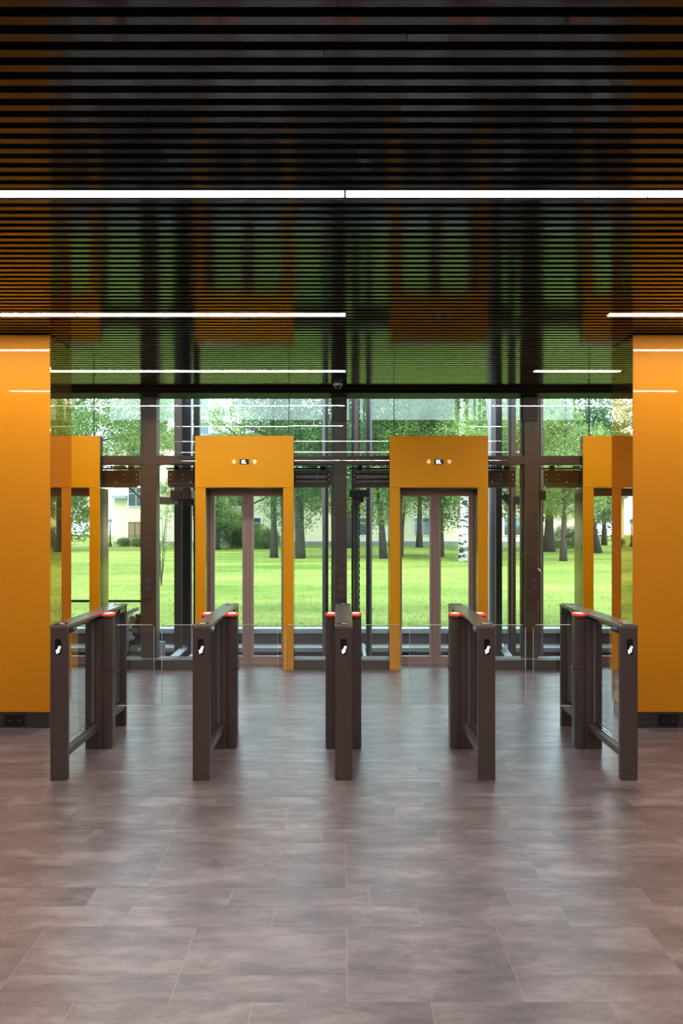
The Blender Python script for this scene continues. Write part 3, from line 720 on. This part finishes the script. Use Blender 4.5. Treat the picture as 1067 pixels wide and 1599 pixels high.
def limb_mesh(H, r, lean, seed, forks=5, fork_z=.35, bark=M_BARK, multi=False):
    rl = random.Random(seed); mb = MB(); pts = []; rad = []
    for i in range(9):
        u = i/8; pts.append((lean[0]*u*H+rl.uniform(-.04, .04)*H*.25*u, lean[1]*u*H, u*H)); rad.append(r*(1.0-.8*u)*(1.35 if i == 0 else 1))
    mb.tube(pts, rad, 10); ends = []
    for k in range(forks):
        u = fork_z+(1-fork_z)*.85*k/max(1, forks-1); i = min(7, int(u*8)); p = Vector(pts[i]); a = rl.uniform(0, 2*math.pi)
        L = H*(.28+.2*rl.random())*(1.1-.6*u); up = rl.uniform(.35, .9)
        q = p+Vector((math.cos(a), math.sin(a), up)).normalized()*L*.5; e = q+Vector((math.cos(a+.4), math.sin(a+.4), up*.6)).normalized()*L*.5
        rr_ = r*(1-.8*u)*.55; mb.tube([p, q, e], [rr_, rr_*.65, rr_*.2], 7); ends.append(e)
        for s2 in (-1, 1):
            e2 = q+Vector((math.cos(a+s2), math.sin(a+s2), .4))*L*.35; mb.tube([q, e2], [rr_*.5, rr_*.12], 5)
    return mb, ends
def tree(px, d, H, r, lab, leaf, crown, n=9000, size=.12, lean=(0, 0), seed=1, forks=5, fork_z=.3, bark=M_BARK, name='tree', z=0):
    x = X(px, d)
    t = thing(name, lab, 'tree', (x, d, z), 'trees on the lawn')
    mb, ends = limb_mesh(H, r, lean, seed, forks, fork_z); mb.build('trunk', bark, parent=t, smooth=True)
    o = bpy.data.objects.new('foliage', leaf_cloud('foliage', crown, n, size, leaf, seed)); COL.objects.link(o); o.parent = t; o['kind'] = 'stuff'
    return t
def crown(z0, z1, r, seed, n=7, sq=.6):
    rc = random.Random(seed); out = []; z1 = z0+(z1-z0)*.72
    for i in range(n):
        zz = z0+(z1-z0)*(i+.5)/n; rad = r*(.55+.45*math.sin(math.pi*(i+.7)/(n+.4)))
        a = rc.uniform(0, 6.28); out.append(((math.cos(a)*rad*.45, math.sin(a)*rad*.45, zz), (rad*.8, rad*.8, (z1-z0)/n*1.1)))
    return out
tree(339, 47, 7.5, .17, 'small forked tree seen through the left leaf of the second portal doors', L_MID, crown(1.6, 9, 3.4, 21), 9000, .13, (.03, 0), 21, 6, .2)
tree(428, 34.8, 12, .17, 'dark slim tree seen through the right leaf of the second portal doors', L_DARK, crown(2.1, 14, 3.2, 22), 11000, .11, (0, 0), 22)
tree(467, 34.2, 14, .27, 'thick old tree just right of the second portal', L_DARK, [((1.6, 0, 2.9), (1.6, 1.5, .9))]+crown(3.6, 16, 4.0, 23), 12000, .11, (-.004, 0), 23, 6, .42)
tree(599, 34.0, 12, .17, 'leaning tree just left of the third portal', L_MID, crown(2.2, 14, 3.0, 24), 9000, .11, (-.06, 0), 24, 5, .35)
tree(622, 37, 12, .22, 'tree leaning right behind the left leaf of the third portal doors', L_MID, crown(2.4, 14, 3.2, 25), 10000, .12, (.075, 0), 25, 5, .35)
tree(688, 36, 11, .16, 'tree with a brown trunk left of the birch', L_MID, crown(2.1, 13, 2.6, 26), 8000, .12, (.02, 0), 26, 5, .3)
tree(725, 31.6, 14, .23, 'white birch behind the right leaf of the third portal doors', L_PALE, crown(3.4, 14, 2.4, 27), 6500, .10, (-.004, 0), 27, 5, .4, M_BIRCH, 'birch_tree')
tree(880, 31.5, 8.5, .14, 'slim dark tree on the lawn right of the right column', L_PALE, crown(2.3, 9.5, 2.9, 28), 10000, .11, (.02, 0), 28, 6, .2)
tree(858, 43, 12, .3, 'thick trunk tree further back right of the right column', L_MID, crown(2.6, 13, 4.2, 29), 11000, .14, (0, 0), 29)
tree(944, 58, 12, .2, 'distant slim tree seen through the rightmost portal', L_MID, crown(2.4, 13, 4.4, 30), 8000, .17, (0, 0), 30)
tree(70, 24, 11, .26, 'big limbed tree standing beyond the left orange pier', L_MID, [((2.0, 0, 6.6), (3.2, 2.2, 1.4)), ((1.2, 0, 4.7), (3.3, 2, 1.1)), ((2.4, 0, 5.6), (2.0, 1.8, .9)), ((0, 0, 8.5), (3, 3, 2)), ((.3, 0, 3.0), (1.9, 1.2, .8))], 11000, .085, (.10, 0), 31, 7, .3)
tree(98, 44, 11, .22, 'bushy tree seen through the leftmost portal', L_MID, crown(1.2, 12, 2.5, 32), 10000, .14, (0, 0), 32)
tree(234, 50, 12, .2, 'tree in front of the cream building behind the left column', L_PALE, crown(5.6, 14, 3.8, 33), 7500, .15, (0, 0), 33)
tree(380, 52, 12, .2, 'tree in front of the cream building behind the second portal header', L_PALE, crown(4.2, 15, 5.2, 34), 10000, .15, (0, 0), 34)
tree(545, 50, 12, .22, 'tree far behind the centre column', L_MID, crown(4.0, 15, 5.0, 35), 9000, .15, (0, 0), 35)
tree(655, 52, 12, .22, 'tree far behind the third portal header', L_DARK, crown(4.6, 15, 5.0, 36), 9000, .15, (0, 0), 36)
tree(770, 46, 12, .22, 'tree far behind the rails right of the third portal', L_MID, crown(2.6, 14, 4.6, 37), 10000, .14, (0, 0), 37)
tree(985, 40, 13, .22, 'leafy tree half hidden by the right orange pier', L_DARK, crown(2.6, 14, 4.4, 38), 10000, .13, (0, 0), 38)
tree(1090, 48, 13, .25, 'tree beyond the right orange pier', L_MID, crown(2.0, 14, 5, 39), 8000, .16, (0, 0), 39)
tree(20, 48, 13, .25, 'tree beyond the left orange pier and leftmost portal', L_DARK, crown(2.0, 14, 5, 40), 8000, .16, (0, 0), 40)
tree(934, 41, 9, .2, 'crooked tree bending over behind the rightmost portal', L_DARK, crown(3.5, 10, 2.6, 41), 6000, .13, (-.16, 0), 41, 4, .4)
# wall of trees far behind the building
tb = [(-52, 70), (-37, 74), (4, 76), (20, 75), (32, 71), (46, 72)]
base_leaf = leaf_cloud('foliage', crown(1.0, 17, 8.0, 50, 8), 12000, .24, L_DARK, 50)
btr, _ = limb_mesh(14, .35, (0, 0), 50); btm = btr.mesh('trunk', M_BARK)
for i, (xx, d) in enumerate(tb):
    t = thing('tree', '%s tree from the left in the tall row behind the cream building' % ('first', 'second', 'third', 'fourth', 'fifth', 'last')[i], 'tree', (xx, d+6, 0), 'row of trees behind the cream building')
    t.rotation_euler.z = i*1.3
    for nm, me in (('trunk', btm), ('foliage', base_leaf)):
        o = bpy.data.objects.new(nm, me); COL.objects.link(o); o.parent = t
        if nm == 'foliage': o['kind'] = 'stuff'
# bushes
def bush(px, py, h, w, leaf, lab, seed, n=1500, size=.07):
    d = 1705.6/(py-822); t = thing('bush', lab, 'bush', (X(px, d), d, 0), 'low bushes by the cream building')
    mb = MB()
    for k in range(5):
        a = k*1.26; mb.tube([(0, 0, 0), (math.cos(a)*w*.2, math.sin(a)*w*.2, h*.5), (math.cos(a)*w*.35, math.sin(a)*w*.35, h*.85)], [.03, .02, .008], 5)
    mb.build('stem', M_BARK, parent=t)
    o = bpy.data.objects.new('foliage', leaf_cloud('foliage', [((0, 0, h*.5), (w/2, w/2, h*.5)), ((w*.25, 0, h*.35), (w*.3, w*.3, h*.35))], n, size, leaf, seed)); COL.objects.link(o); o.parent = t; o['kind'] = 'stuff'
bush(193, 853.5, .7, 1.0, L_MID, 'small green bush in front of the cream building wall', 60)
bush(214, 854, .75, .9, L_PALE, 'small pale bush in front of the wooden door', 61)
bush(362, 856, 2.4, 2.6, L_DARK, 'tall round bush beside the small forked tree', 62, 3500, .10)
bush(408, 857, 1.7, 2.6, L_MID, 'wide bush right of the tall round bush', 63, 3000, .10)
bush(880, 856, 1.6, 3.6, L_DARK, 'bush at the far edge of the lawn right of the right column', 64, 3000, .10)
# sapling near the glass
t = thing('sapling', 'thin multi-stemmed sapling with sparse leaves behind the left column', 'sapling', (X(252, 18.3), 18.3, 0))
rs2 = random.Random(9); mb = MB(); blobs = []
for k in range(7):
    e = (rs2.uniform(-.28, .42), rs2.uniform(-.3, .3), rs2.uniform(1.7, 2.9)); m_ = (e[0]*.45+rs2.uniform(-.05, .05), e[1]*.5, e[2]*.5)
    mb.tube([(0, 0, 0), m_, e], [.014, .010, .004], 5); blobs.append((e, (.22, .22, .35))); blobs.append((m_, (.15, .15, .3)))
mb.build('stem', M_BARK, parent=t)
o = bpy.data.objects.new('foliage', leaf_cloud('foliage', blobs, 700, .035, L_PALE, 8)); COL.objects.link(o); o.parent = t; o['kind'] = 'stuff'

# cream building
def building():
    t = thing('building', 'long cream rendered building with grey plinth beyond the lawn', 'building', (0, 57, 0))
    x0, x1 = X(178.5, 57), X(905, 57)
    MB().box(x0, x1, 0, 6, .35, 9).build('wall', M_CREAM, parent=t)
    MB().box(x0-.06, x1+.06, -.06, 6.05, -.05, .349).build('plinth', M_PLINTH, parent=t)
    MB().box(x0-.4, x1+.4, -.4, 6.4, 9.001, 9.3).build('roof', M_ROOF, parent=t)
    MB().box(x0-.1, X(200, 57), -.55, -.001, Z(779, 57), Z(774, 57)).build('porch_roof', M_ROOF, parent=t, bevel=.02)
    def win(cx, z0, z1, w):
        f = MB().box(cx-w/2-.1, cx+w/2+.1, -.09, -.002, z0-.1, z1+.1).build('window', M_WTRIM, parent=t)
        for sx in (-1, 1): MB().box(cx+sx*.03, cx+sx*w/2, -.13, -.092, z0, (z0+z1)/2+.25).build('pane', M_FWIN, parent=f)
        for sx in (-1, 1): MB().box(cx+sx*.03, cx+sx*w/2, -.13, -.092, (z0+z1)/2+.31, z1).build('pane', M_FWIN, parent=f)
    win(X(213, 57), Z(790, 57), Z(762, 57), 1.2)
    for px in (290, 370, 450, 530, 610, 690, 770, 850):
        win(X(px, 57), 3.3, 4.9, 1.3); win(X(px, 57), 6.6, 8.4, 1.3)
    win(X(213, 57), 6.6, 8.4, 1.3)
    for px in (395, 560, 660, 800): win(X(px, 57), .9, 2.3, 1.3)
    a, b = X(201, 57), X(222, 57)
    d = MB().box(a, b, -.10, -.002, .02, Z(815, 57)).build('door', M_WOOD, parent=t)
    m = (a+b)/2
    for xa, xb in ((a+.1, m-.06), (m+.06, b-.1)):
        for z0, z1 in ((.2, .75), (.85, 1.85)): MB().box(xa, xb, -.13, -.101, z0, z1).build('door_panel', mat('weathered_wood_panel', (150, 128, 100), rough=.7), parent=d)
building()
# pale block seen above, between left column and portal
t = thing('apartment_block', 'pale apartment block glimpsed high between the left column and second portal', 'building', (X(258, 85), 92, 0))
MB().box(-5, 5, 0, 10, 0, 22).build('wall', M_WTRIM, parent=t)
for zz in range(5):
    for xx in (-3.2, -.4, 2.4): MB().box(xx, xx+1.6, -.05, -.001, 3+zz*3.6, 4.8+zz*3.6).build('pane', M_FWIN, parent=t)
    MB().box(-4.6, 4.6, -1, -.06, 2.3+zz*3.6, 2.6+zz*3.6).build('balcony', M_WTRIM, parent=t)
# lamp post
d = 54.0
t = thing('lamp_post', 'black garden lamp post left of the cream building corner', 'lamp', (X(172, d), d, 0))
MB().tube([(0, 0, 0), (0, 0, .3), (0, 0, .31), (0, 0, 1.75)], [.16, .12, .07, .05], 10).build('pole', M_BLACK, parent=t)
MB().tube([(0, 0, 1.751), (0, 0, 2.05)], [.10, .17], 6).build('lantern', M_DOME, parent=t)
MB().tube([(0, 0, 2.051), (0, 0, 2.2)], [.2, .03], 6).build('cap', M_BLACK, parent=t)
